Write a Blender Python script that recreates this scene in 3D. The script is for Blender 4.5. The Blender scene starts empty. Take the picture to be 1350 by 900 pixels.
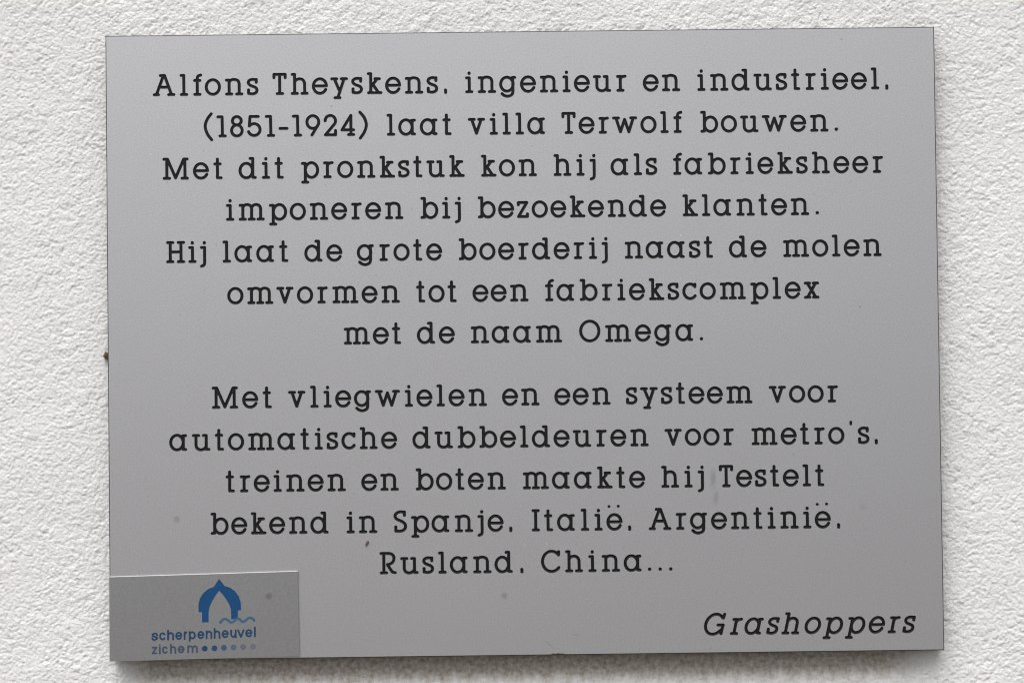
import bpy, math, random
import numpy as np
from mathutils import Vector, geometry

# ------------------------------------------------------------------ camera, world, sun, exposure
S = bpy.context.scene
MM = 0.001
YF = -0.0122                    # front face of the plaque (wall surface is y = 0)
ZC = 1.50                       # height of the plaque centre above the ground
cam = bpy.data.objects.new('camera', bpy.data.cameras.new('camera'))
S.collection.objects.link(cam)
cam.data.lens = 85; cam.data.sensor_width = 36; cam.data.sensor_fit = 'HORIZONTAL'
cam.data.clip_start = 0.05; cam.data.clip_end = 500
cam.location = (-0.01309894, YF - 1.16256424, ZC - 0.02938881)
cam.rotation_euler = (1.59648523, 0.0119861, -0.00603479)
cam.data.dof.use_dof = True
cam.data.dof.focus_distance = 1.163
cam.data.dof.aperture_fstop = 6.3
S.camera = cam
S.cycles.filter_width = 1.15

w = bpy.data.worlds.new('World'); S.world = w; w.use_nodes = True
nt = w.node_tree
sky = nt.nodes.new('ShaderNodeTexSky'); sky.sky_type = 'NISHITA'; sky.sun_disc = False
SUN_EL, SUN_AZ = math.radians(56), math.radians(-16)     # azimuth measured from straight in front of the wall, - = left
sky.sun_elevation = SUN_EL; sky.sun_rotation = math.radians(180) - SUN_AZ
sky.air_density = 1.0; sky.dust_density = 4.0; sky.ozone_density = 1.0
hs = nt.nodes.new('ShaderNodeHueSaturation'); hs.inputs['Saturation'].default_value = 0.26
bg = nt.nodes['Background']; bg.inputs['Strength'].default_value = 0.10
nt.links.new(sky.outputs[0], hs.inputs['Color']); nt.links.new(hs.outputs[0], bg.inputs['Color'])

sun = bpy.data.objects.new('sun', bpy.data.lights.new('sun', 'SUN'))
S.collection.objects.link(sun)
sun.data.energy = 1.15; sun.data.angle = math.radians(50); sun.data.color = (1.0, 0.99, 0.975)
d = Vector((math.sin(SUN_AZ) * math.cos(SUN_EL), -math.cos(SUN_AZ) * math.cos(SUN_EL), math.sin(SUN_EL)))
sun.rotation_euler = d.to_track_quat('Z', 'Y').to_euler()
sun.location = d * 5

vs = S.view_settings
vs.view_transform = 'Standard'; vs.look = 'None'; vs.exposure = 0.48; vs.gamma = 1
vs.use_curve_mapping = False

# ------------------------------------------------------------------ helpers
def link(o, parent=None):
    S.collection.objects.link(o)
    if parent: o.parent = parent
    return o
def mesh_obj(name, verts, faces, mat, parent=None, smooth=False):
    me = bpy.data.meshes.new(name); me.from_pydata([tuple(v) for v in verts], [], faces); me.update()
    if mat: me.materials.append(mat)
    if smooth: me.polygons.foreach_set('use_smooth', [True] * len(me.polygons))
    return link(bpy.data.objects.new(name, me), parent)

class Mat:
    def __init__(s, name, **kw):
        s.m = bpy.data.materials.new(name); s.m.use_nodes = True
        s.t = s.m.node_tree; s.b = s.t.nodes['Principled BSDF']
        for k, v in kw.items(): s.b.inputs[k.replace('_', ' ')].default_value = v
    def n(s, typ, **kw):
        x = s.t.nodes.new('ShaderNode' + typ)
        for k, v in kw.items():
            if hasattr(x, k): setattr(x, k, v)
            else: x.inputs[k.replace('_', ' ')].default_value = v
        return x
    def l(s, a, b): s.t.links.new(a, b)
    def ramp(s, fac, stops):
        r = s.n('ValToRGB'); e = r.color_ramp.elements
        while len(e) < len(stops): e.new(0.5)
        for el, (p, c) in zip(e, stops):
            el.position = p; el.color = c if len(c) == 4 else (*c, 1)
        s.l(fac, r.inputs[0]); return r.outputs[0]
    def mix(s, fac, a, b, mode='MIX'):
        x = s.n('Mix', data_type='RGBA', blend_type=mode)
        for i, v in ((0, fac), (6, a), (7, b)):
            if hasattr(v, 'default_value') and hasattr(v, 'links'): s.l(v, x.inputs[i])
            else: x.inputs[i].default_value = v
        return x.outputs[2]
    def noise(s, vec, scale, detail=3, rough=0.5):
        x = s.n('TexNoise'); x.inputs['Scale'].default_value = scale
        x.inputs['Detail'].default_value = detail; x.inputs['Roughness'].default_value = rough
        s.l(vec, x.inputs['Vector']); return x.outputs['Fac']
    def math(s, op, a, b=None):
        x = s.n('Math', operation=op)
        for i, v in ((0, a), (1, b)):
            if v is None: continue
            if hasattr(v, 'links'): s.l(v, x.inputs[i])
            else: x.inputs[i].default_value = v
        return x.outputs[0]
    def spot(s, geo, x, z, rx, rz, rot, edge=0.5, warp=None):
        """mask (0..1) of one mark on the face, centre (x, z) mm from the plaque centre, radii in mm"""
        a = s.n('VectorMath', operation='SUBTRACT'); s.l(geo, a.inputs[0]); a.inputs[1].default_value = (x * MM, 0, z * MM)
        v = a.outputs[0]
        if warp is not None:
            q = s.n('VectorMath', operation='ADD'); s.l(v, q.inputs[0]); s.l(warp, q.inputs[1]); v = q.outputs[0]
        r = s.n('VectorRotate', rotation_type='Y_AXIS'); r.inputs['Angle'].default_value = rot; s.l(v, r.inputs['Vector'])
        m = s.n('VectorMath', operation='MULTIPLY'); s.l(r.outputs[0], m.inputs[0]); m.inputs[1].default_value = (1 / (rx * MM), 0, 1 / (rz * MM))
        L = s.n('VectorMath', operation='LENGTH'); s.l(m.outputs[0], L.inputs[0])
        mr = s.n('MapRange', interpolation_type='SMOOTHSTEP'); s.l(L.outputs['Value'], mr.inputs['Value'])
        mr.inputs['From Min'].default_value = 1.0; mr.inputs['From Max'].default_value = edge
        return mr.outputs[0]

# ------------------------------------------------------------------ materials
# rough white render
mw = Mat('white_render', Roughness=0.9)
tc = mw.n('TexCoord').outputs['Object']
c = mw.mix(mw.ramp(mw.noise(tc, 9, 4), [(0.3, (0, 0, 0)), (0.7, (1, 1, 1))]), (0.79, 0.786, 0.775, 1), (0.85, 0.846, 0.84, 1))
c = mw.mix(mw.ramp(mw.noise(tc, 380, 4, 0.65), [(0.58, (0, 0, 0)), (0.72, (0.7, 0.7, 0.7))]), c, (0.58, 0.55, 0.50, 1))
# washed-down grime and painted-in plaque shadow: a streaky brown band just below the plaque
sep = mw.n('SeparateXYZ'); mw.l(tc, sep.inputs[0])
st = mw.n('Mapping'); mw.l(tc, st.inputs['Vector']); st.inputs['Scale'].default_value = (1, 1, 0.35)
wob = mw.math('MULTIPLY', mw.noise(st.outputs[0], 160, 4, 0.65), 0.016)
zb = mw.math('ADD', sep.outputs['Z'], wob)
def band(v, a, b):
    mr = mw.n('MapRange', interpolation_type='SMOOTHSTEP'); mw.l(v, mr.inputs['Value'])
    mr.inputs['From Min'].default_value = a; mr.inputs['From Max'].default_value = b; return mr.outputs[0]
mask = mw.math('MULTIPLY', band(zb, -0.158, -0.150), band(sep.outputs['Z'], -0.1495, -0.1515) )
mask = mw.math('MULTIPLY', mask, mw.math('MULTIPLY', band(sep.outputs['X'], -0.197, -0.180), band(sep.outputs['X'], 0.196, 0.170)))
grime_shade = mw.math('MULTIPLY', mask, mw.math('ADD', mw.math('MULTIPLY', mw.ramp(mw.noise(tc, 420, 3, 0.6), [(0.35, (0, 0, 0)), (0.65, (1, 1, 1))]), 0.5), 0.42))
c = mw.mix(grime_shade, c, (0.33, 0.27, 0.20, 1))
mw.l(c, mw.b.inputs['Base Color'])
bp = mw.n('Bump'); bp.inputs['Strength'].default_value = 0.6; bp.inputs['Distance'].default_value = 0.001
vg = mw.n('TexVoronoi'); vg.inputs['Scale'].default_value = 600; mw.l(tc, vg.inputs['Vector'])
hgt = mw.math('ADD', mw.math('MULTIPLY', mw.math('POWER', vg.outputs['Distance'], 1.6), -0.55), mw.math('MULTIPLY', mw.noise(tc, 800, 4, 0.62), 0.9))
mw.l(hgt, bp.inputs['Height']); mw.l(bp.outputs[0], mw.b.inputs['Normal'])

# satin silver laminate of the plaque face, with its smudges, dirt and scratches
mf = Mat('silver_laminate', Metallic=0.9, Roughness=0.42)
tc = mf.n('TexCoord').outputs['Object']
fine = mf.ramp(mf.noise(tc, 1300, 3, 0.75), [(0.3, (0, 0, 0)), (0.7, (1, 1, 1))])
c = mf.mix(fine, (0.492, 0.490, 0.508, 1), (0.632, 0.630, 0.648, 1))
cl = mf.noise(tc, 14, 3, 0.55)
c = mf.mix(mf.math('MULTIPLY', cl, 0.10), c, (0.36, 0.355, 0.35, 1))
# sparse dust specks
for sc_, th, f_, col_ in ((170, 0.09, 0.22, (.25, .24, .22, 1)), (90, 0.05, 0.35, (.8, .8, .8, 1)), (45, 0.035, 0.25, (.16, .14, .11, 1))):
    vo = mf.n('TexVoronoi'); vo.inputs['Scale'].default_value = sc_; mf.l(tc, vo.inputs['Vector'])
    wn_ = mf.n('SeparateColor'); mf.l(vo.outputs['Color'], wn_.inputs[0])
    k = mf.math('MULTIPLY', mf.math('LESS_THAN', vo.outputs['Distance'], th), mf.math('GREATER_THAN', wn_.outputs[0], 0.86))
    c = mf.mix(mf.math('MULTIPLY', k, f_), c, col_)
wn = mf.n('TexNoise'); wn.inputs['Scale'].default_value = 700; mf.l(tc, wn.inputs['Vector'])
ws = mf.n('VectorMath', operation='SUBTRACT'); mf.l(wn.outputs['Color'], ws.inputs[0]); ws.inputs[1].default_value = (.5, .5, .5)
wv = mf.n('VectorMath', operation='SCALE'); mf.l(ws.outputs[0], wv.inputs[0]); wv.inputs['Scale'].default_value = 0.0012
warp = wv.outputs[0]
for x, z, rx, rz, rot, edge, f, col in (
        (-167.56, -82.78, 2.3, 2.3, 0, 0.2, 0.35, (.2, .18, .18, 1)),
        (-10.82, -121.4, 2.3, 2.3, 0, 0.2, 0.42, (.2, .18, .18, 1)),
        (90.1, -66.3, 2.2, 6.6, 0, 0.1, 0.4, (.22, .22, .25, 1)),
        (91.4, -75.8, 1.9, 5.0, 0.1, 0.1, 0.32, (.22, .22, .25, 1)),
        (161.7, -81.0, 3.0, 2.2, 0, 0.1, 0.15, (.22, .22, .22, 1)),
        (162.1, 15.3, 0.6, 0.6, 0, 0.4, 0.5, (.15, .13, .12, 1)),
        (45.2, -0.35, 1.6, 0.5, 0, 0.3, 0.7, (.45, .25, .15, 1)),
        (-135.6, 109.2, 0.8, 0.8, 0, 0.3, 0.35, (.35, .25, .2, 1)),
        (10.5, -144.9, 5.2, 0.13, 0.624, 0.3, 0.7, (.10, .11, .15, 1)),
        (23.1, -140.4, 2.7, 0.30, 0.30, 0.2, 0.35, (.18, .18, .2, 1)),
        (24.0, -139.6, 3.2, 0.12, 0.28, 0.2, 0.3, (.18, .18, .2, 1)),
        (14.3, -149.6, 4.5, 0.65, 0, 0.5, 0.85, (.02, .025, .06, 1)),
        (-88, 122, 4, .12, 2.8, 0.2, 0.2, (.7, .7, .7, 1)),
        (60, -30, 7, .10, 2.3, 0.2, 0.14, (.7, .7, .7, 1)),
        (-30, -135, 5, .12, 0.1, 0.2, 0.3, (.75, .75, .75, 1)),
        (120, -112, 4, .12, 0.8, 0.2, 0.2, (.7, .7, .7, 1))):
    k = mf.spot(tc, x, z, rx, rz, -rot, edge, warp if rz > 0.4 else None)
    c = mf.mix(mf.math('MULTIPLY', k, f), c, col)
mf.l(c, mf.b.inputs['Base Color'])
rr = mf.n('MapRange'); mf.l(cl, rr.inputs['Value']); rr.inputs['To Min'].default_value = 0.36; rr.inputs['To Max'].default_value = 0.41
mf.l(rr.outputs[0], mf.b.inputs['Roughness'])
bp = mf.n('Bump'); bp.inputs['Strength'].default_value = 0.12; bp.inputs['Distance'].default_value = 0.0002
mf.l(fine, bp.inputs['Height']); mf.l(bp.outputs[0], mf.b.inputs['Normal'])

mc = Mat('black_core', Base_Color=(0.014, 0.014, 0.015, 1), Roughness=0.55)
mg = Mat('engraved_black', Base_Color=(0.0045, 0.005, 0.006, 1), Roughness=0.40)
mg.b.inputs['Specular IOR Level'].default_value = 0.28
tc = mg.n('TexCoord').outputs['Object']
bp = mg.n('Bump'); bp.inputs['Strength'].default_value = 0.35; bp.inputs['Distance'].default_value = 0.0002
mg.l(mg.noise(tc, 3000, 2), bp.inputs['Height']); mg.l(bp.outputs[0], mg.b.inputs['Normal'])

# brushed aluminium of the logo plate
mp = Mat('brushed_aluminium', Metallic=0.9, Roughness=0.33)
tc = mp.n('TexCoord').outputs['Object']
c = mp.mix(mp.ramp(mp.noise(tc, 1300, 3, 0.75), [(0.3, (0, 0, 0)), (0.7, (1, 1, 1))]), (0.375, 0.377, 0.385, 1), (0.48, 0.482, 0.49, 1))
k = mp.spot(tc, -123.6, -120.0, 2.3, 2.3, 0, 0.2)
c = mp.mix(mp.math('MULTIPLY', k, 0.42), c, (.13, .12, .12, 1))
mp.l(c, mp.b.inputs['Base Color'])
me_ = Mat('cut_metal_edge', Base_Color=(0.42, 0.42, 0.43, 1), Metallic=0.5, Roughness=0.35)
def print_mat(name, col):
    m = Mat(name, Base_Color=(*col, 1), Roughness=0.6); m.b.inputs['Specular IOR Level'].default_value = 0.15; return m.m
m_blue = print_mat('dark_blue_print', (0.010, 0.066, 0.175))
m_text = print_mat('navy_print', (0.018, 0.055, 0.125))
m_pale = print_mat('grey_blue_print', (0.055, 0.08, 0.125))
m_wave = print_mat('mid_blue_print', (0.055, 0.125, 0.215))
m_dots = [print_mat('dot_print', c) for c in ((.016, .055, .15), (.02, .065, .165), (.045, .095, .18), (.085, .13, .20), (.115, .14, .18), (.14, .155, .18))]
m_dirt = Mat('brown_dirt', Base_Color=(0.11, 0.08, 0.055, 1), Roughness=0.9).m

# ------------------------------------------------------------------ ground and wall
mgd = Mat('ground', Roughness=0.9)
tc = mgd.n('TexCoord').outputs['Object']
mgd.l(mgd.mix(mgd.noise(tc, 3, 6, 0.6), (0.10, 0.09, 0.08, 1), (0.165, 0.15, 0.135, 1)), mgd.b.inputs['Base Color'])
g = mesh_obj('ground', [(-150, -300, 0), (150, -300, 0), (150, 0.25, 0), (-150, 0.25, 0)], [(0, 1, 2, 3)], mgd.m)
g['kind'] = 'structure'

rng = np.random.default_rng(7)
N, STEP = 1400, 0.00054                      # periodic height tile of the render, 0.74 m
fx = np.fft.fftfreq(N, STEP)[None, :]; fz = np.fft.fftfreq(N, STEP)[:, None]
def bandnoise(lam, bw=0.45, aniso=1.0, ang=0.0):
    ca, sa = math.cos(ang), math.sin(ang)
    u = fx * ca + fz * sa; v = (-fx * sa + fz * ca) / aniso
    f = np.sqrt(u * u + v * v) + 1e-9
    H = np.exp(-(np.log(f * lam) ** 2) / (2 * bw * bw))
    n = np.fft.ifft2(np.fft.fft2(rng.standard_normal((N, N))) * H).real
    return n / n.std()
a = bandnoise(0.0034, 0.42, 1.25, 0.2)       # grains
b = bandnoise(0.0019, 0.30, 1.15, -0.3)
c_ = bandnoise(0.0075, 0.45, 1.35, 0.25)
e = bandnoise(0.04, 0.5)
gate = 0.82 + 0.30 * np.tanh(1.3 * bandnoise(0.035, 0.6))
# grains of sand in the render: thousands of small overlapping domes
NG = 240000
gx_, gz_ = rng.uniform(0, N, NG), rng.uniform(0, N, NG)
gr_ = np.clip(rng.lognormal(math.log(1.65), 0.36, NG), 1.0, 4.2)      # radius in samples of 0.54 mm
gh_ = rng.normal(0, 0.55, NG)
ga_ = rng.uniform(0.75, 1.0, NG)
dome = np.full(N * N, -1.5)
for dz in range(-4, 6):
    for dx in range(-5, 7):
        px_, pz_ = np.floor(gx_) + dx, np.floor(gz_) + dz
        q2 = (((px_ - gx_) * ga_) ** 2 + (pz_ - gz_) ** 2) / gr_ ** 2
        k = q2 < 1
        h = gr_[k] * 0.55 * np.sqrt(1 - q2[k]) + gh_[k]
        np.maximum.at(dome, (pz_[k].astype(int) % N) * N + px_[k].astype(int) % N, h)
dome = dome.reshape(N, N)
tile = 0.20 * dome * gate + 0.06 * a + 0.12 * b * gate + 0.03 * c_ + 0.12 * e
pit = bandnoise(0.0034, 0.3, 1.6, 0.25) + 0.5 * bandnoise(0.012, 0.4)
tile -= 0.55 * np.clip(pit - 1.75, 0, 1.3)    # sparse deeper pits
tile *= MM * 0.58
def axis(half_fine, ctr, lo, hi):
    n = int(half_fine / STEP); pts = [ctr + i * STEP for i in range(-n, n + 1)]
    s = STEP; p = pts[-1]
    while p < hi: s = min(s * 1.10, 0.06); p += s; pts.append(min(p, hi))
    s = STEP; p = pts[0]; left = []
    while p > lo: s = min(s * 1.10, 0.06); p -= s; left.append(max(p, lo))
    return np.array(left[::-1] + pts)
xs = axis(0.285, 0.0, -3.0, 3.0); zs = axis(0.20, 0.0, -ZC, 1.4)
IX = np.round(xs / STEP).astype(int) % N; IZ = np.round(zs / STEP).astype(int) % N
fade = lambda q: np.clip(STEP * 4 / np.maximum(np.gradient(q), STEP), 0.25, 1)
Hh = tile[np.ix_(IZ, IX)] * np.minimum.outer(fade(zs), fade(xs))
X, Z = np.meshgrid(xs, zs)
V = np.stack([X, -Hh, Z], -1).reshape(-1, 3).astype(np.float32)
nx, nz = len(xs), len(zs)
i = (np.arange(nz - 1)[:, None] * nx + np.arange(nx - 1)[None, :]).ravel()
F = np.stack([i, i + 1, i + nx + 1, i + nx], 1).astype(np.int32)
me = bpy.data.meshes.new('wall')
me.vertices.add(len(V)); me.vertices.foreach_set('co', V.ravel())
me.loops.add(F.size); me.loops.foreach_set('vertex_index', F.ravel())
me.polygons.add(len(F)); me.polygons.foreach_set('loop_start', np.arange(0, F.size, 4, dtype=np.int32))
me.polygons.foreach_set('loop_total', np.full(len(F), 4, dtype=np.int32))
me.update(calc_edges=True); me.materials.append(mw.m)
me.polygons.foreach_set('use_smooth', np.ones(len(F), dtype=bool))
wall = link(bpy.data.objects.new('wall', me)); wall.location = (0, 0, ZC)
wall['label'] = 'white house wall of rough grainy render behind the grey plaque'; wall['category'] = 'wall'

# ------------------------------------------------------------------ letter shapes as strokes (unit = 0.3653 mm)
U = 0.3653 * MM
RS = 2.08
def arc(cx, cy, rx, ry, a0, a1, n=None):
    n = n or max(4, int(abs(a1 - a0) / 11))
    return [(cx + rx * math.cos(math.radians(a0 + (a1 - a0) * t / n)), cy + ry * math.sin(math.radians(a0 + (a1 - a0) * t / n))) for t in range(n + 1)]
def spline(P, n=6):
    P = [Vector(p) for p in P]; Q = [P[0] * 2 - P[1]] + P + [P[-1] * 2 - P[-2]]; out = []
    for k in range(1, len(Q) - 2):
        for j in range(n):
            t = j / n; a0, a1, a2, a3 = Q[k - 1], Q[k], Q[k + 1], Q[k + 2]
            out.append(tuple(0.5 * (2 * a1 + (a2 - a0) * t + (2 * a0 - 5 * a1 + 4 * a2 - a3) * t * t + (3 * a1 - a0 - 3 * a2 + a3) * t ** 3)))
    return out + [tuple(P[-1])]
L = lambda *p: list(p)
X_ = 18.4
G = {
 'A': [L((10, 25.3), (15.4, 25.3)), L((14, 25.3), (4.6, 0)), L((15.4, 25.3), (24.5, 0)), L((1.8, 0), (7.2, 0)), L((20.8, 0), (27.6, 0)), L((8, 9.9), (21, 9.9))],
 'T': [L((1.8, 21), (1.8, 25.4), (16.6, 25.4), (16.6, 21)), L((9.3, 25.4), (9.3, 0)), L((6, 0), (13, 0))],
 'M': [L((1.8, 25.3), (6.4, 25.3)), L((5.5, 25.3), (5.5, 0)), L((2, 0), (9, 0)), L((6.4, 25.3), (17, .5), (27.8, 25.3)), L((29.2, 25.3), (29.4, 0)), L((27.8, 25.3), (32.2, 25.3)), L((25.4, 0), (32.4, 0))],
 'H': [L((5.2, 25.3), (5.2, 0)), L((19.3, 25.3), (19.3, 0)), L((5.2, 12.8), (19.3, 12.8)), L((1.8, 25.3), (8.6, 25.3)), L((15.9, 25.3), (22.7, 25.3)), L((1.8, 0), (8.6, 0)), L((15.9, 0), (22.7, 0))],
 'O': [arc(13.75, 12.8, 12, 13, 0, 360, 40)],
 'I': [L((5.3, 25.3), (5.3, 0)), L((2, 25.3), (8.7, 25.3)), L((2, 0), (8.7, 0))],
 'S': [L((14.2, 25.4), (14.2, 21)), spline([(14.2, 24.6), (11, 25.6), (7, 25.2), (3.2, 23.2), (2, 20.6), (2.7, 17.8), (5, 15.6), (9, 13.9), (13, 11.6), (15.3, 8.6), (15.3, 4.8), (13, 1.7), (9.3, .4), (6, .3), (2.9, .5)]), L((2.8, 6), (2.9, .6))],
 'R': [L((1.8, 25.4), (12.5, 25.4)), L((5.5, 25.4), (5.5, 0)), L((2, 0), (8.9, 0)), spline([(11, 25.4), (15.5, 24.6), (18.4, 21.6), (18.7, 18), (17.2, 14), (13.6, 11.6), (10.3, 10.7)]), spline([(10.3, 10.7), (13.5, 5.5), (17, .9), (20.4, .2)])],
 'C': [arc(13.9, 12.7, 12, 13.2, 42, 322, 32), L((23.2, 25.4), (23, 21))],
 'G': [arc(11.6, 12.5, 11.6, 13.1, 40, 318, 32), L((22.3, 25.4), (21.6, 20.4)), L((16.4, 11.4), (23.2, 11.4)), L((23, 11.4), (22.6, 0))  , L((22.8, 6), (19, 2.2))],
 'a': [arc(10.3, 9.4, 8.2, 9.6, 0, 360, 32), L((18.6, 18.2), (18.6, .4)), L((18, 18.2), (21.5, 18.4)), L((18.6, .4), (21.5, .2)), L((15.5, 17), (18.6, 18.2))],
 'b': [L((1.8, 25.2), (5.2, 25.2), (5.2, .3), (1.8, 0)), arc(13.3, 9.3, 8.1, 9.6, 0, 360, 32)],
 'c': [arc(10.1, 9.4, 8.3, 9.6, 45, 322, 24), L((16.4, 18.6), (16.4, 15.4))],
 'd': [arc(10.2, 9.3, 8.2, 9.6, 0, 360, 32), L((15.4, 25.2), (18.8, 25.2), (18.8, .3), (22, 0))],
 'e': [L((2.3, 9.6), (18.8, 9.6)), arc(10.4, 9.4, 8.6, 9.6, 1, 332, 32)],
 'f': [spline([(5.3, 0), (5.3, 10), (5.3, 20.5), (6.6, 24.2), (9.9, 25.5)]), L((1.9, X_), (8.7, X_)), L((2.1, 0), (8.8, 0))],
 'g': [arc(10.2, 9.6, 8.2, 9.2, 0, 360, 32), L((17.2, 18.3), (20.5, 18.5)), spline([(18, 18.3), (18, 8), (18, -.5), (16.2, -4.5), (11.5, -6.3), (6.8, -5.4), (3.7, -2.9)])],
 'h': [L((1.8, 25.2), (4.9, 25.2), (4.9, 0)), L((1.8, 0), (8.3, 0)), L((14.6, 0), (21.2, 0)), spline([(4.9, 14.6), (6.8, 17.8), (11, 19.2), (15.2, 18.2), (17.7, 14.6), (18.1, 10), (18.1, 0)])],
 'i': [L((1.8, X_), (5.3, X_), (5.4, 0)), L((1.9, 0), (8.6, 0)), ([(5.2, 24.9), (5.2, 24.2)], 2.15)],
 'j': [L((1.8, X_), (5.9, X_)), spline([(5.9, X_), (5.9, 8), (5.9, -1.5), (4.9, -4.8), (1.8, -6.2)]), ([(5.6, 24.9), (5.6, 24.2)], 2.15)],
 'k': [L((1.8, 25.2), (4.9, 25.2), (4.9, 0)), L((2, 0), (8.4, 0)), L((11.4, 0), (18.2, 0)), L((10.4, X_), (16.3, X_)), L((13.4, X_), (5.2, 7.6)), L((7.6, 11), (15.2, 0))],
 'l': [L((1.8, 25.2), (5.2, 25.2), (5.3, 0)), L((2, 0), (8.9, 0))],
 'm': [L((1.8, X_), (5.4, X_), (5.4, 0)), L((1.9, 0), (8.5, 0)), L((13.6, 0), (20.2, 0)), L((25.4, 0), (32.1, 0)), spline([(5.4, 16), (8, 18.6), (11.5, 19.2), (15.4, 17.8), (16.9, 14.2), (16.9, 9), (16.9, 0)]), spline([(16.9, 15.6), (19.6, 18.4), (23.2, 19.2), (27, 17.8), (28.7, 14.2), (28.8, 9), (28.8, 0)])],
 'n': [L((1.8, X_), (5.3, X_), (5.3, 0)), L((1.9, 0), (8.6, 0)), L((15.2, 0), (22, 0)), spline([(5.3, 16), (8.2, 18.6), (12.3, 19.2), (16.6, 17.8), (18.4, 14.2), (18.5, 9), (18.5, 0)])],
 'o': [arc(10.45, 9.5, 8.7, 9.6, 0, 360, 32)],
 'p': [L((1.8, X_ - .4), (5.5, X_ - .4), (5.5, -6.4)), L((2.1, -6.8), (8.7, -6.8)), arc(13.7, 9.2, 8.1, 9.7, 0, 360, 32)],
 'r': [L((1.7, X_), (5.3, X_), (5.3, 0)), L((2, 0), (8.8, 0)), spline([(5.3, 14.6), (6.8, 17.2), (9, 18.2), (11.6, 18.7)]), L((5.3, X_), (8.4, 18))],
 's': [L((12.4, 19), (12.3, 15.2)), spline([(12.3, 18.2), (9, 19.1), (5.4, 18.8), (2.5, 17), (2, 14.2), (4, 11.6), (7.5, 10), (11.3, 8.4), (13.2, 5.5), (12.4, 2.2), (9.4, .3), (5.6, 0), (2.4, .9)]), L((2.1, 5.3), (2.2, .6))],
 't': [L((5.2, 24.8), (5.2, .2), (9.9, 0)), L((1.9, X_), (8.8, X_))],
 'u': [L((1.7, X_), (8.4, X_)), spline([(5, X_), (5, 9), (5.3, 4), (7.6, .8), (11.4, -.4), (15.4, .7), (18.4, 4)]), L((14.8, X_), (18.4, X_), (18.4, .2), (21.8, 0))],
 'v': [L((1.8, 18.7), (8.2, 18.7)), L((14.2, 18.7), (20.5, 18.7)), L((4.9, 18.7), (11.1, .3), (17.4, 18.7))],
 'w': [L((1.8, 18.7), (8.2, 18.7)), L((24.5, 18.7), (30.9, 18.7)), L((4.9, 18.7), (10.8, .4), (16.3, 16.8), (21.9, .4), (27.8, 18.7))],
 'x': [L((1.8, 18.6), (7.4, 18.6)), L((12.4, 18.6), (18.0, 18.6)), L((1.8, 0), (7.6, 0)), L((12.4, 0), (18.3, 0)), L((4.4, 18.6), (15.6, 0)), L((15.3, 18.6), (4.6, 0))],
 'y': [L((1.8, 18.8), (8.2, 18.8)), L((14.3, 18.8), (21.1, 18.8)), L((5.1, 18.8), (11.2, 4.2)), L((17.9, 18.8), (9.6, -6)), L((5.8, -6.2), (12.2, -6.2))],
 'z': [L((2, 15.6), (2, 18.5), (13.2, 18.5), (2.1, 0), (13.8, 0), (13.8, 3.4))],
 '(': [spline([(9.9, 29.3), (4.6, 22), (2, 13), (4.8, 3), (10.4, -5)])],
 ')': [spline([(1.8, 29.8), (7.6, 22.3), (10.2, 12.8), (7.6, 3.6), (2.2, -4.5)])],
 '1': [L((1.8, 25.2), (7.2, 25.2), (7.6, 0)), L((4.3, 0), (11.2, 0))],
 '8': [arc(8.7, 7, 6.95, 7.2, 0, 360, 28), arc(8.7, 19.8, 5.8, 5.5, 0, 360, 28)],
 '5': [L((14.7, 25.3), (4, 25.3), (3, 12.9)), arc(9.3, 8, 7.8, 7.8, 142, -160, 24)],
 '-': [L((1.8, 9.2), (11, 9.2))],
 '9': [arc(9.55, 17.2, 7.8, 8.4, 0, 360, 30), L((16.8, 14.2), (8.3, .1))],
 '2': [arc(8.5, 18.6, 6.8, 7.1, 178, -36, 18) + [(1.9, 0.1), (15.3, 0), (15.3, 5.8)]],
 '4': [L((13.6, .2), (13.6, 25.5), (1.8, 6.4), (17.1, 6.4)), L((10.5, .2), (17.1, .2))],
 ',': [([(1.9, 2.7), (2.2, 1.2), (2.0, -0.6)], 2.1)],
 '.': [([(2.0, 1.2), (2.05, 1.1)], 2.3)],
 "'": [([(1.9, 27.2), (1.7, 24.6)], 1.85)],
}
G['ë'] = G['e'] + [([(3.4, 29.8), (3.4, 29.7)], 1.95), ([(15.6, 30.1), (15.6, 30.0)], 1.95)]
# side bearings (left, right)
SB = dict(a=(1.6, 4.2), b=(3.4, 2.0), c=(2.0, 2.2), d=(1.7, 3.0), e=(2.0, 1.9), f=(3.8, 1.6), g=(2.0, 3.6), h=(3.4, 3.0), i=(3.6, 2.9), j=(3.6, 3.8),
          k=(3.4, 2.2), l=(3.6, 3.2), m=(3.5, 2.8), n=(3.6, 2.7), o=(2.0, 2.0), p=(3.4, 2.0), r=(3.9, 3.1), s=(2.3, 2.4), t=(3.0, 3.4), u=(2.6, 3.2),
          v=(1.8, 3.0), w=(1.8, 3.0), x=(2.5, 2.5), y=(1.9, 2.6), z=(2.4, 2.4))
SB['ë'] = SB['e']
def rad(st): return (st[0], st[1]) if isinstance(st, tuple) else (st, RS)
def bbox(strokes):
    xs_ = [(p[0] - rad(s)[1], p[0] + rad(s)[1]) for s in strokes for p in rad(s)[0]]
    return min(a for a, _ in xs_), max(b for _, b in xs_)
def segs(strokes):
    A, B, R = [], [], []
    for s in strokes:
        P, r = rad(s)
        for p, q in zip(P[:-1], P[1:]): A.append(p); B.append(q); R.append(r)
    return np.array(A, float), np.array(B, float), np.array(R, float)
def sdf(pts, sg):
    A, B, R = sg; best = np.full(len(pts), 1e9); rb = np.full(len(pts), RS)
    for a_, b_, r in zip(A, B, R):
        ab = b_ - a_; t = np.clip(((pts - a_) @ ab) / max(ab @ ab, 1e-12), 0, 1)
        dd = np.linalg.norm(pts - a_ - t[:, None] * ab, axis=1) - r
        m = dd < best; best[m] = dd[m]; rb[m] = r
    return best, rb
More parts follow.
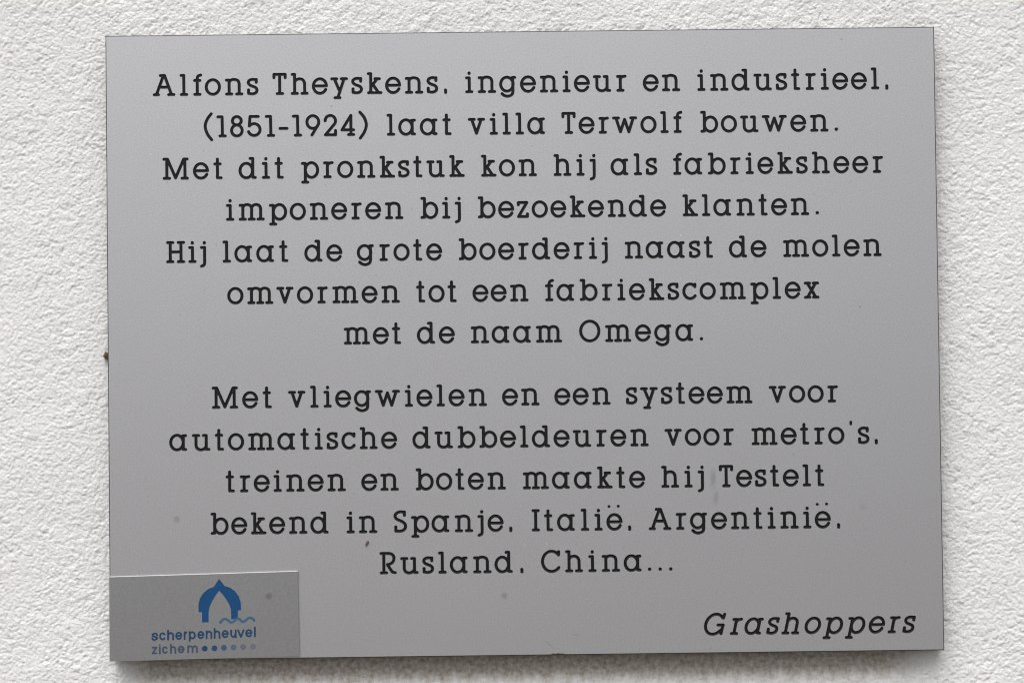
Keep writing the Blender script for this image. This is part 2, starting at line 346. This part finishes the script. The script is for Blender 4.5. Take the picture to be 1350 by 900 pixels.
def march(sg, x0, x1, y0, y1, h, rough=0.0, seed=0):
    """inside faces of the stroke shape by marching squares: verts, depth fraction 0..1, faces, border edges"""
    nx_, ny_ = int((x1 - x0) / h) + 2, int((y1 - y0) / h) + 2
    gx = x0 + np.arange(nx_) * h; gy = y0 + np.arange(ny_) * h
    P = np.stack(np.meshgrid(gx, gy), -1).reshape(-1, 2)
    D, Rr = sdf(P, sg)
    if rough:                               # the cutter's slightly uneven edge
        ph = seed * 1.7
        D = D + rough * (np.sin(P[:, 0] * 1.9 + ph) * np.sin(P[:, 1] * 1.7 + 2 * ph) + 0.6 * np.sin(P[:, 0] * 3.7 + P[:, 1] * 2.9 + ph))
    D[np.abs(D) < 1e-4] = 1e-4
    D2 = D.reshape(ny_, nx_)
    verts, frac, idx, faces, bord = [], [], {}, [], []
    def corner(j, i):
        k = ('c', j, i)
        if k not in idx:
            idx[k] = len(verts); verts.append((gx[i], gy[j])); q = min(1, max(0, -D2[j, i] / RS)); frac.append(math.sqrt(1 - (1 - q) ** 2))
        return idx[k]
    def cross(j, i, j2, i2):
        k = ('x', *min((j, i), (j2, i2)), *max((j, i), (j2, i2)))
        if k not in idx:
            t = D2[j, i] / (D2[j, i] - D2[j2, i2]); t = min(.97, max(.03, t))
            idx[k] = len(verts); verts.append((gx[i] + (gx[i2] - gx[i]) * t, gy[j] + (gy[j2] - gy[j]) * t)); frac.append(0.0)
        return idx[k]
    IN = D2 < 0
    any_ = IN[:-1, :-1] | IN[1:, :-1] | IN[:-1, 1:] | IN[1:, 1:]
    for j, i in zip(*np.nonzero(any_)):
        cs = [(j, i), (j, i + 1), (j + 1, i + 1), (j + 1, i)]
        poly = []
        for q in range(4):
            c0, c1 = cs[q], cs[(q + 1) % 4]
            if IN[c0]: poly.append((corner(*c0), 0))
            if IN[c0] != IN[c1]: poly.append((cross(*c0, *c1), 1))
        faces.append([p[0] for p in poly])
        if len(poly) >= 3:
            for q in range(len(poly)):
                u, v = poly[q], poly[(q + 1) % len(poly)]
                if u[1] and v[1]: bord.append((u[0], v[0]))
    # a pair of crossings on one cell edge cannot occur; inner duplicates are dropped
    cnt = {}
    for u, v in bord: cnt[frozenset((u, v))] = cnt.get(frozenset((u, v)), 0) + 1
    bord = [(u, v) for u, v in bord if cnt[frozenset((u, v))] == 1]
    return verts, frac, faces, bord

D0, D1 = 0.40 * MM, 0.30 * MM
CY0, CY1 = -9.6, 33.2                         # the strip of the face that one text line occupies
_cache = {}
def glyph(key, strokes, margin=0.9):
    """engraved groove mesh + the triangles of the face around it, both shared by equal letters"""
    if key in _cache: return _cache[key]
    sg = segs(strokes); b0, b1 = bbox(strokes)
    verts, frac, faces, bord = march(sg, b0 - 1, b1 + 1, CY0 + .5, CY1 - .5, 0.42, 0.035, len(_cache))
    n = len(verts)
    V3 = [((x - b0) * U, D0 + D1 * f, y * U) for (x, y), f in zip(verts, frac)]
    rim = {}
    for u, v in bord:
        for q in (u, v):
            if q not in rim: rim[q] = n + len(rim)
    V3 += [((verts[q][0] - b0) * U, 0.0, verts[q][1] * U) for q in rim]
    F3 = [list(f) for f in faces] + [[u, v, rim[v], rim[u]] for u, v in bord]
    me = bpy.data.meshes.new('letter'); me.from_pydata(V3, [], F3); me.materials.append(mg.m)
    me.polygons.foreach_set('use_smooth', [k < len(faces) for k in range(len(F3))]); me.update()
    # face around the letter
    rk = list(rim)
    pts = [Vector((b0 - margin, CY0)), Vector((b1 + margin, CY0)), Vector((b1 + margin, CY1)), Vector((b0 - margin, CY1))] + [Vector(verts[q]) for q in rk]
    loc = {q: 4 + k for k, q in enumerate(rk)}
    ed = [(0, 1), (1, 2), (2, 3), (3, 0)] + [(loc[u], loc[v]) for u, v in bord]
    vo, _, fo, *_r = geometry.delaunay_2d_cdt(pts, ed, [], 0, 1e-6)
    cen = np.array([np.mean([vo[k] for k in f], axis=0) for f in fo])
    inside = np.zeros(len(fo), bool)
    # parity test against the border segments
    E0 = np.array([verts[u] for u, _ in bord]); E1 = np.array([verts[v] for _, v in bord])
    for k, (cx, cy) in enumerate(cen):
        m = (E0[:, 1] > cy) != (E1[:, 1] > cy)
        xi = E0[m, 0] + (cy - E0[m, 1]) / (E1[m, 1] - E0[m, 1]) * (E1[m, 0] - E0[m, 0])
        inside[k] = (xi > cx).sum() % 2 == 1
    fo = [f for f, q in zip(fo, inside) if not q]
    cell = (np.array([((p[0] - b0) * U, p[1] * U) for p in vo]), fo, -margin * U, (b1 - b0 + margin) * U)
    _cache[key] = (me, cell); return _cache[key]

# ------------------------------------------------------------------ the text: (baseline mm, [(word, left mm, right mm)])
LINES = [
    (120.92, [('Alfons', -177.61, -126.62), ('Theyskens', -119.93, -40.02), (',', -37.24, -35.74), ('ingenieur', -27.11, 50.87), ('en', 58.63, 76.75), ('industrieel', 84.92, 172.89), (',', 175.75, 177.21)]),
    (100.74, [('(1851-1924)', -153.2, -74.09), ('laat', -65.1, -33.77), ('villa', -25.95, 11.24), ('Terwolf', 19.18, 77.61), ('bouwen', 86.14, 148.06), ('.', 151.03, 152.49)]),
    (80.54, [('Met', -173.16, -144.22), ('dit', -136.59, -114.8), ('pronkstuk', -106.54, -27.64), ('kon', -19.82, 7.15), ('hij', 15.16, 35.52), ('als', 42.62, 65.22), ('fabrieksheer', 72.76, 174.19)]),
    (60.50, [('imponeren', -142.76, -57.38), ('bij', -49.2, -29.63), ('bezoekende', -21.59, 69.27), ('klanten', 77.09, 138.18), ('.', 141.33, 142.79)]),
    (40.39, [('Hij', -171.67, -152.38), ('laat', -144.58, -112.92), ('de', -105.26, -86.87), ('grote', -80.01, -38.84), ('boerderij', -30.95, 40.89), ('naast', 49.0, 91.55), ('de', 99.19, 117.43), ('molen', 125.33, 172.89)]),
    (20.27, [('omvormen', -142.46, -59.46), ('tot', -51.65, -32.09), ('een', -24.54, 2.47), ('fabriekscomplex', 10.39, 142.62)]),
    (0.40, [('met', -86.58, -59.02), ('de', -51.47, -33.12), ('naam', -25.57, 18.4), ('Omega', 26.61, 81.49), ('.', 84.74, 86.2)]),
    (-29.74, [('Met', -150.26, -121.39), ('vliegwielen', -113.59, -18.01), ('en', -10.83, 7.26), ('een', 14.33, 41.44), ('systeem', 48.7, 109.68), ('voor', 117.5, 150.88)]),
    (-49.84, [('automatische', -170.81, -61.31), ('dubbeldeuren', -54.1, 59.52), ('voor', 67.11, 100.49), ('metro', 108.92, 153.7), ("'", 156.19, 157.46), ('s', 160.24, 165.64), (',', 168.23, 169.7)]),
    (-69.86, [('treinen', -143.88, -86.17), ('en', -78.82, -60.76), ('boten', -52.68, -9.34), ('maakte', -1.25, 57.65), ('hij', 65.3, 85.87), ('Testelt', 93.02, 143.72)]),
    (-90.05, [('bekend', -151.23, -94.6), ('in', -86.09, -71.24), ('Spanje', -63.45, -10.6), (',', -7.94, -6.48), ('Italië', 2.8, 46.48), (',', 49.14, 50.6), ('Argentinië', 58.98, 146.62), (',', 149.57, 151.03)]),
    (-109.80, [('Rusland', -70.39, -6.43), (',', -2.82, -1.37), ('China', 7.08, 55.36), ('.', 58.49, 59.95), ('.', 63.56, 65.01), ('.', 68.66, 70.11)]),
    (-140.60, [('Grashoppers', 84.95, 186.84)]),
]
def shear(strokes, k, dx=0.0):
    out = []
    for s in strokes:
        P, r = rad(s); P = [(p[0] + k * p[1] + dx, p[1]) for p in P]
        out.append((P, r))
    return out
plaque = link(bpy.data.objects.new('plaque', None)); plaque.empty_display_size = 0.05
plaque.location = (0, YF, ZC)
plaque['label'] = 'grey engraved plaque of black Dutch text on the white rough wall'; plaque['category'] = 'plaque'

ROT = -0.0017                                  # the lettering runs very slightly downhill on the plate
cr, sr = math.cos(ROT), math.sin(ROT)
turn = lambda x, z: (x * cr - z * sr, x * sr + z * cr)
FV, FF = [], []                                # face sheet
def add_face(P2, faces):
    o = len(FV)
    for x, z in P2:
        x, z = turn(x, z); FV.append((x, 0.0, z))
    FF.extend([[k + o for k in f] for f in faces])
X0, X1, Z0, Z1 = -190 * MM, 190 * MM, -145 * MM, 138 * MM
def part_name(ch):
    return {',': 'comma', '.': 'full_stop', "'": 'apostrophe', '-': 'hyphen', '(': 'bracket', ')': 'bracket'}.get(ch, 'digit' if ch.isdigit() else 'capital_letter' if ch.isupper() else 'letter')
zprev = Z1
for bl, words in LINES:
    zt, zb_ = bl * MM + CY1 * U, bl * MM + CY0 * U
    add_face([(X0, zt), (X1, zt), (X1, zprev), (X0, zprev)], [(0, 1, 2, 3)])
    zprev = zb_; cursor = X0
    for word, u0, u1 in words:
        italic = word == 'Grashoppers'
        we = None
        if len(word) > 1:
            we = link(bpy.data.objects.new('engraved_word', None), plaque); we.empty_display_size = 0.005
            x_, z_ = turn(u0 * MM, bl * MM); we.location = (x_, 0, z_)
        st = [shear(G[ch], 0.217) if italic else G[ch] for ch in word]
        bb = [bbox(s) for s in st]; wd = [b_ - a_ for a_, b_ in bb]
        gap = []
        for q in range(len(word) - 1):
            if italic: g_ = SB.get(word[q], (2.5, 2.5))[1] + SB.get(word[q + 1], (2.5, 2.5))[0] - 2.4
            else: g_ = SB.get(word[q], (2.5, 2.5))[1] + SB.get(word[q + 1], (2.5, 2.5))[0]
            gap.append(g_)
        want = (u1 - u0) * MM / U
        if len(word) > 1:
            extra = (want - sum(wd) - sum(gap)) / (len(word) - 1)
            if not -2.2 < extra < 2.2: print('spacing', word, round(extra, 2))
            gap = [g_ + extra for g_ in gap]
        pos = [0.0]
        for q in range(len(word) - 1): pos.append(pos[-1] + wd[q] + gap[q])
        if italic: pos = [v / 3.75 * want / 279.7 for v in (0, 127, 200, 307, 382, 497, 585, 695, 814, 907, 980)]
        if len(word) == 1: pos = [(want - wd[0]) / 2]
        if italic:                             # slanted letters overhang each other: one cell for the word
            alls = [sh for q in range(len(word)) for sh in shear(st[q], 0, pos[q] - bb[q][0])]
            me_all, cell = glyph('sig', alls)
            P2, fo, c0, c1 = cell; ox = u0 * MM
            add_face([(cursor, zb_), (ox + c0, zb_), (ox + c0, zt), (cursor, zt)], [(0, 1, 2, 3)])
            add_face([(p[0] + ox, p[1] + bl * MM) for p in P2], fo); cursor = ox + c1
            bpy.data.meshes.remove(me_all)
        for q, ch in enumerate(word):
            ox = u0 * MM + pos[q] * U
            me, cell = glyph(('it' if italic else '') + ch, st[q])
            if not italic:
                P2, fo, c0, c1 = cell
                if ox + c0 < cursor: print('overlap', word, ch, (cursor - ox - c0) / U)
                add_face([(cursor, zb_), (ox + c0, zb_), (ox + c0, zt), (cursor, zt)], [(0, 1, 2, 3)])
                add_face([(p[0] + ox, p[1] + bl * MM) for p in P2], fo); cursor = ox + c1
            o = bpy.data.objects.new(part_name(ch), me)
            x_, z_ = turn(ox, bl * MM)
            link(o, we or plaque)
            o.location = (x_ - we.location.x, 0, z_ - we.location.z) if we else (x_, 0, z_)
            o.rotation_euler = (0, -ROT, 0)
    add_face([(cursor, zb_), (X1, zb_), (X1, zt), (cursor, zt)], [(0, 1, 2, 3)])
add_face([(X0, Z0), (X1, Z0), (X1, zprev), (X0, zprev)], [(0, 1, 2, 3)])
# border of the sheet out to the chamfer
CH = 0.42 * MM
HX, HZ = 0.200, 0.150
o = len(FV)
FV += [(*turn(X0, Z0), ), (*turn(X1, Z0), ), (*turn(X1, Z1), ), (*turn(X0, Z1), )]
FV[o:] = [(p[0], 0.0, p[1]) for p in FV[o:]]
hx, hz = HX - CH, HZ - CH
FV += [(-hx, 0, -hz), (hx, 0, -hz), (hx, 0, hz), (-hx, 0, hz)]
FF += [[o + a_, o + b_, o + 4 + b_, o + 4 + a_] for a_, b_ in ((0, 1), (1, 2), (2, 3), (3, 0))]
face = mesh_obj('face_sheet', FV, FF, mf.m, plaque)
# black core: chamfer, sides and back, open in front where the sheet closes it
TH = -YF + 0.0005
V3 = []
for y, dx in ((0, CH), (CH, 0), (TH, 0)):
    a_, b_ = HX - dx, HZ - dx
    V3 += [(-a_, y, -b_), (a_, y, -b_), (a_, y, b_), (-a_, y, b_)]
F3 = [[r * 4 + k, r * 4 + (k + 1) % 4, r * 4 + 4 + (k + 1) % 4, r * 4 + 4 + k] for r in range(2) for k in range(4)] + [[8, 9, 10, 11]]
core = mesh_obj('core_board', V3, F3, mc.m, plaque)

# ------------------------------------------------------------------ the small logo plate
PT = 1.3 * MM; RB = 0.28 * MM
q = [(-200.15, -150.2), (-109.18, -148.9), (-109.62, -108.1), (-200.15, -109.75)]
q = [(x * MM, z * MM) for x, z in q]
cx, cz = sum(p[0] for p in q) / 4, sum(p[1] for p in q) / 4
def inset(p, dlt): return (p[0] - math.copysign(dlt, p[0] - cx), p[1] - math.copysign(dlt, p[1] - cz))
logo = mesh_obj('logo_plate', [(x, -PT, z) for x, z in (inset(p, RB) for p in q)], [(0, 1, 2, 3)], mp.m, plaque)
logo['label'] = 'small metal plate with a blue logo in the lower left corner'
V3 = [(x, -PT, z) for x, z in (inset(p, RB) for p in q)] + [(x, -PT + RB, z) for x, z in q] + [(x, -0.00005, z) for x, z in q]
mesh_obj('plate_edge', V3, [[r * 4 + k, r * 4 + (k + 1) % 4, r * 4 + 4 + (k + 1) % 4, r * 4 + 4 + k] for r in range(2) for k in range(4)], me_.m, logo)
TP = 0.06 * MM                                  # printed ink and film stand this far off the plate
def printed(name, strokes, ox, oz, mat, h, unit=MM):
    """flat print from strokes given in mm"""
    sg = segs(strokes); P = np.concatenate([np.array(rad(s)[0]) for s in strokes]); r = max(rad(s)[1] for s in strokes)
    verts, frac, faces, bord = march(sg, P[:, 0].min() - r - .2, P[:, 0].max() + r + .2, P[:, 1].min() - r - .2, P[:, 1].max() + r + .2, h)
    n = len(verts); V3 = [(x * MM, 0, z * MM) for x, z in verts]; rim = {}
    for u, v in bord:
        for k in (u, v):
            if k not in rim: rim[k] = n + len(rim)
    V3 += [(verts[k][0] * MM, TP, verts[k][1] * MM) for k in rim]
    ob = mesh_obj(name, V3, [list(f) for f in faces] + [[u, v, rim[v], rim[u]] for u, v in bord], mat, logo)
    ob.location = (ox * MM, -PT - TP, oz * MM); return ob
# emblem: a pointed arch under a dome
E = [(-147.33, -111.45), (-144.7, -114.92), (-142.29, -115.6), (-139.88, -117.3), (-138.0, -119.9), (-137.11, -122.8), (-136.96, -126.58), (-138.51, -126.6), (-138.54, -130.4), (-141.75, -130.9), (-141.8, -126.18), (-142.6, -123.75), (-144.03, -121.35), (-145.71, -118.95), (-147.38, -117.06), (-149.0, -119.2), (-150.58, -121.8), (-152.06, -124.7), (-152.51, -126.9), (-152.56, -132.13), (-155.7, -132.09), (-155.66, -127.21), (-157.36, -127.19), (-157.32, -123.4), (-156.6, -120.6), (-154.9, -118.03), (-152.46, -116.13), (-149.94, -115.2)]
n = len(E)
ex, ez = -147.3, -122.0
V3 = [((x - ex) * MM, 0, (z - ez) * MM) for x, z in E] + [((x - ex) * MM, TP, (z - ez) * MM) for x, z in E]
vo, _, fo, *_r = geometry.delaunay_2d_cdt([Vector(p) for p in E], [], [list(range(n))], 1, 1e-6)
V3 = [((p[0] - ex) * MM, 0, (p[1] - ez) * MM) for p in vo]; F3 = [list(f) for f in fo]
k0 = len(V3); V3 += [((x - ex) * MM, y, (z - ez) * MM) for y in (0, TP) for x, z in E]
F3 += [[k0 + k, k0 + (k + 1) % n, k0 + n + (k + 1) % n, k0 + n + k] for k in range(n)]
ob = mesh_obj('emblem', V3, F3, m_blue, logo); ob.location = (ex * MM, -PT - TP, ez * MM)
WV = [(-147.0, -132.3), (-146.05, -131.1), (-144.84, -130.55), (-143.63, -131.0), (-142.43, -132.0), (-141.37, -132.2), (-140.25, -131.55), (-139.03, -130.6), (-138.06, -130.6), (-136.86, -131.65), (-135.89, -132.05), (-134.92, -131.5), (-133.7, -130.5), (-132.48, -130.2), (-131.28, -130.8), (-130.8, -131.5)]
wv_ = printed('wave', [(spline([(x + 138, z + 131) for x, z in WV], 3), 0.62)], -138, -131, m_wave, 0.16)
wv_.location.y -= 0.04 * MM
for (x, z), m in zip([(-154.5, -144.58), (-149.9, -144.49), (-145.35, -144.33), (-140.75, -144.2), (-136.15, -144.06), (-131.5, -143.95)], m_dots):
    printed('dot', [([(0, 0), (0.001, 0)], 1.38)], x, z, m, 0.2)
# plain sans letters, x-height 1, width 1 (scaled to the measured widths)
def sans(ch, w, xh, r):
    x0, x1, t, b0 = r, w - r, xh - r, r
    mx, my, rx, ry = w / 2, xh / 2, w / 2 - r, xh / 2 - r
    asc = xh * 1.30 - r; v = lambda x, a_, b_: [(x, a_), (x, b_)]
    archp = lambda l, rt: spline([(l, b0 + ry), (l + (rt - l) * .15, t - .35 * ry), (l + (rt - l) * .52, t), (rt - (rt - l) * .08, t - .38 * ry), (rt, b0 + ry * .9), (rt, b0 - r * .5)], 5)
    q = {'s': [spline([(x1 - .05, t - ry * .55), (x1 - rx * .45, t - .05), (mx, t), (x0 + rx * .2, t - ry * .3), (x0 + rx * .3, my + ry * .22), (mx, my), (x1 - rx * .2, my - ry * .3), (x1 - rx * .1, b0 + ry * .35), (mx, b0), (x0 + rx * .35, b0 + .08), (x0, b0 + ry * .55)], 4)],
         'c': [arc(mx, my, rx, ry, 38, 322, 22)],
         'h': [v(x0, b0 - r * .5, asc), archp(x0, x1)],
         'e': [L((x0, my), (x1, my)), arc(mx, my, rx, ry, 0, 318, 24)],
         'r': [v(x0, b0 - r * .5, t + r * .3), spline([(x0, my + ry * .2), (x0 + .35, t - .4), (x1 + .1, t)])],
         'p': [v(x0, -xh * .30 + r, t + r * .3), arc(mx, my, rx, ry, 0, 360, 26)],
         'n': [v(x0, b0 - r * .5, t + r * .3), archp(x0, x1)],
         'u': [v(x1, b0 - r * .5, t + r * .3), spline([(x0, t + r * .3), (x0, my), (x0 + .2, b0 + .5), (mx, b0), (x1 - .5, b0 + .35), (x1, my)], 5)],
         'v': [L((x0 - .05, t + r * .2), (mx, b0 - r * .3), (x1 + .05, t + r * .2))],
         'l': [v(w / 2, b0 - r * .5, asc)],
         'i': [v(w / 2, b0 - r * .5, t), v(w / 2, asc, asc + .01)],
         'z': [L((x0, t), (x1, t), (x0, b0), (x1, b0))],
         'm': [v(x0, b0 - r * .5, t + r * .3), archp(x0, mx), archp(mx, x1)]}[ch]
    return [(s, r) for s in q]
SP1 = [(-180.03, -176.74), (-176.25, -173.01), (-172.43, -169.14), (-168.56, -165.17), (-164.54, -162.85), (-162.12, -158.73), (-158.0, -154.62), (-154.03, -150.84), (-150.16, -146.97), (-146.38, -142.99), (-142.27, -139.22), (-138.88, -135.49), (-135.1, -131.61), (-130.79, -130.16)]
SP2 = [(-179.94, -177.18), (-176.21, -175.82), (-175.0, -172.0), (-171.13, -168.13), (-167.5, -164.11), (-162.9, -157.82)]
for word, sp, za, zb2, xh, m in (('scherpenheuvel', SP1, -140.55, -139.35, 3.85, m_text), ('zichem', SP2, -147.0, -146.4, 3.6, m_pale)):
    for k, (ch, (a_, b_)) in enumerate(zip(word, sp)):
        z = za + (zb2 - za) * (a_ - sp[0][0]) / (sp[-1][1] - sp[0][0])
        printed('letter', sans(ch, b_ - a_, xh, 0.44), a_, z, m, 0.13)

# ------------------------------------------------------------------ two specks of dirt
def lump(name, loc, rx, ry, rz, rot, seed, label):
    import bmesh
    r_ = random.Random(seed); bm = bmesh.new(); bmesh.ops.create_icosphere(bm, subdivisions=3, radius=1)
    for v in bm.verts:
        f = 1 + 0.22 * math.sin(v.co.x * 4.1 + seed) * math.sin(v.co.z * 5.3 + 1) + r_.uniform(-.07, .07)
        taper = 1 - 0.35 * max(0, -v.co.z)
        x, y, z = v.co.x * rx * f * taper, v.co.y * ry * f, v.co.z * rz * f
        v.co = (x * math.cos(rot) + z * math.sin(rot), y, -x * math.sin(rot) + z * math.cos(rot))
    me = bpy.data.meshes.new(name); bm.to_mesh(me); bm.free(); me.materials.append(m_dirt)
    me.polygons.foreach_set('use_smooth', [True] * len(me.polygons))
    o = link(bpy.data.objects.new(name, me)); o.location = loc; o['label'] = label; o['category'] = 'dirt'; return o
lump('dirt_speck', (-0.0764, YF - 0.0004, ZC - 0.0955), 0.65 * MM, 0.5 * MM, 1.5 * MM, 0.35, 3, 'tiny dark brown speck stuck on the plaque below the engraved word in')
lump('dirt_clump', (-0.2022, -0.0016, ZC - 0.0038), 1.7 * MM, 1.3 * MM, 1.7 * MM, 0.4, 8, 'dark brown clump of dirt on the wall against the left edge of the plaque')
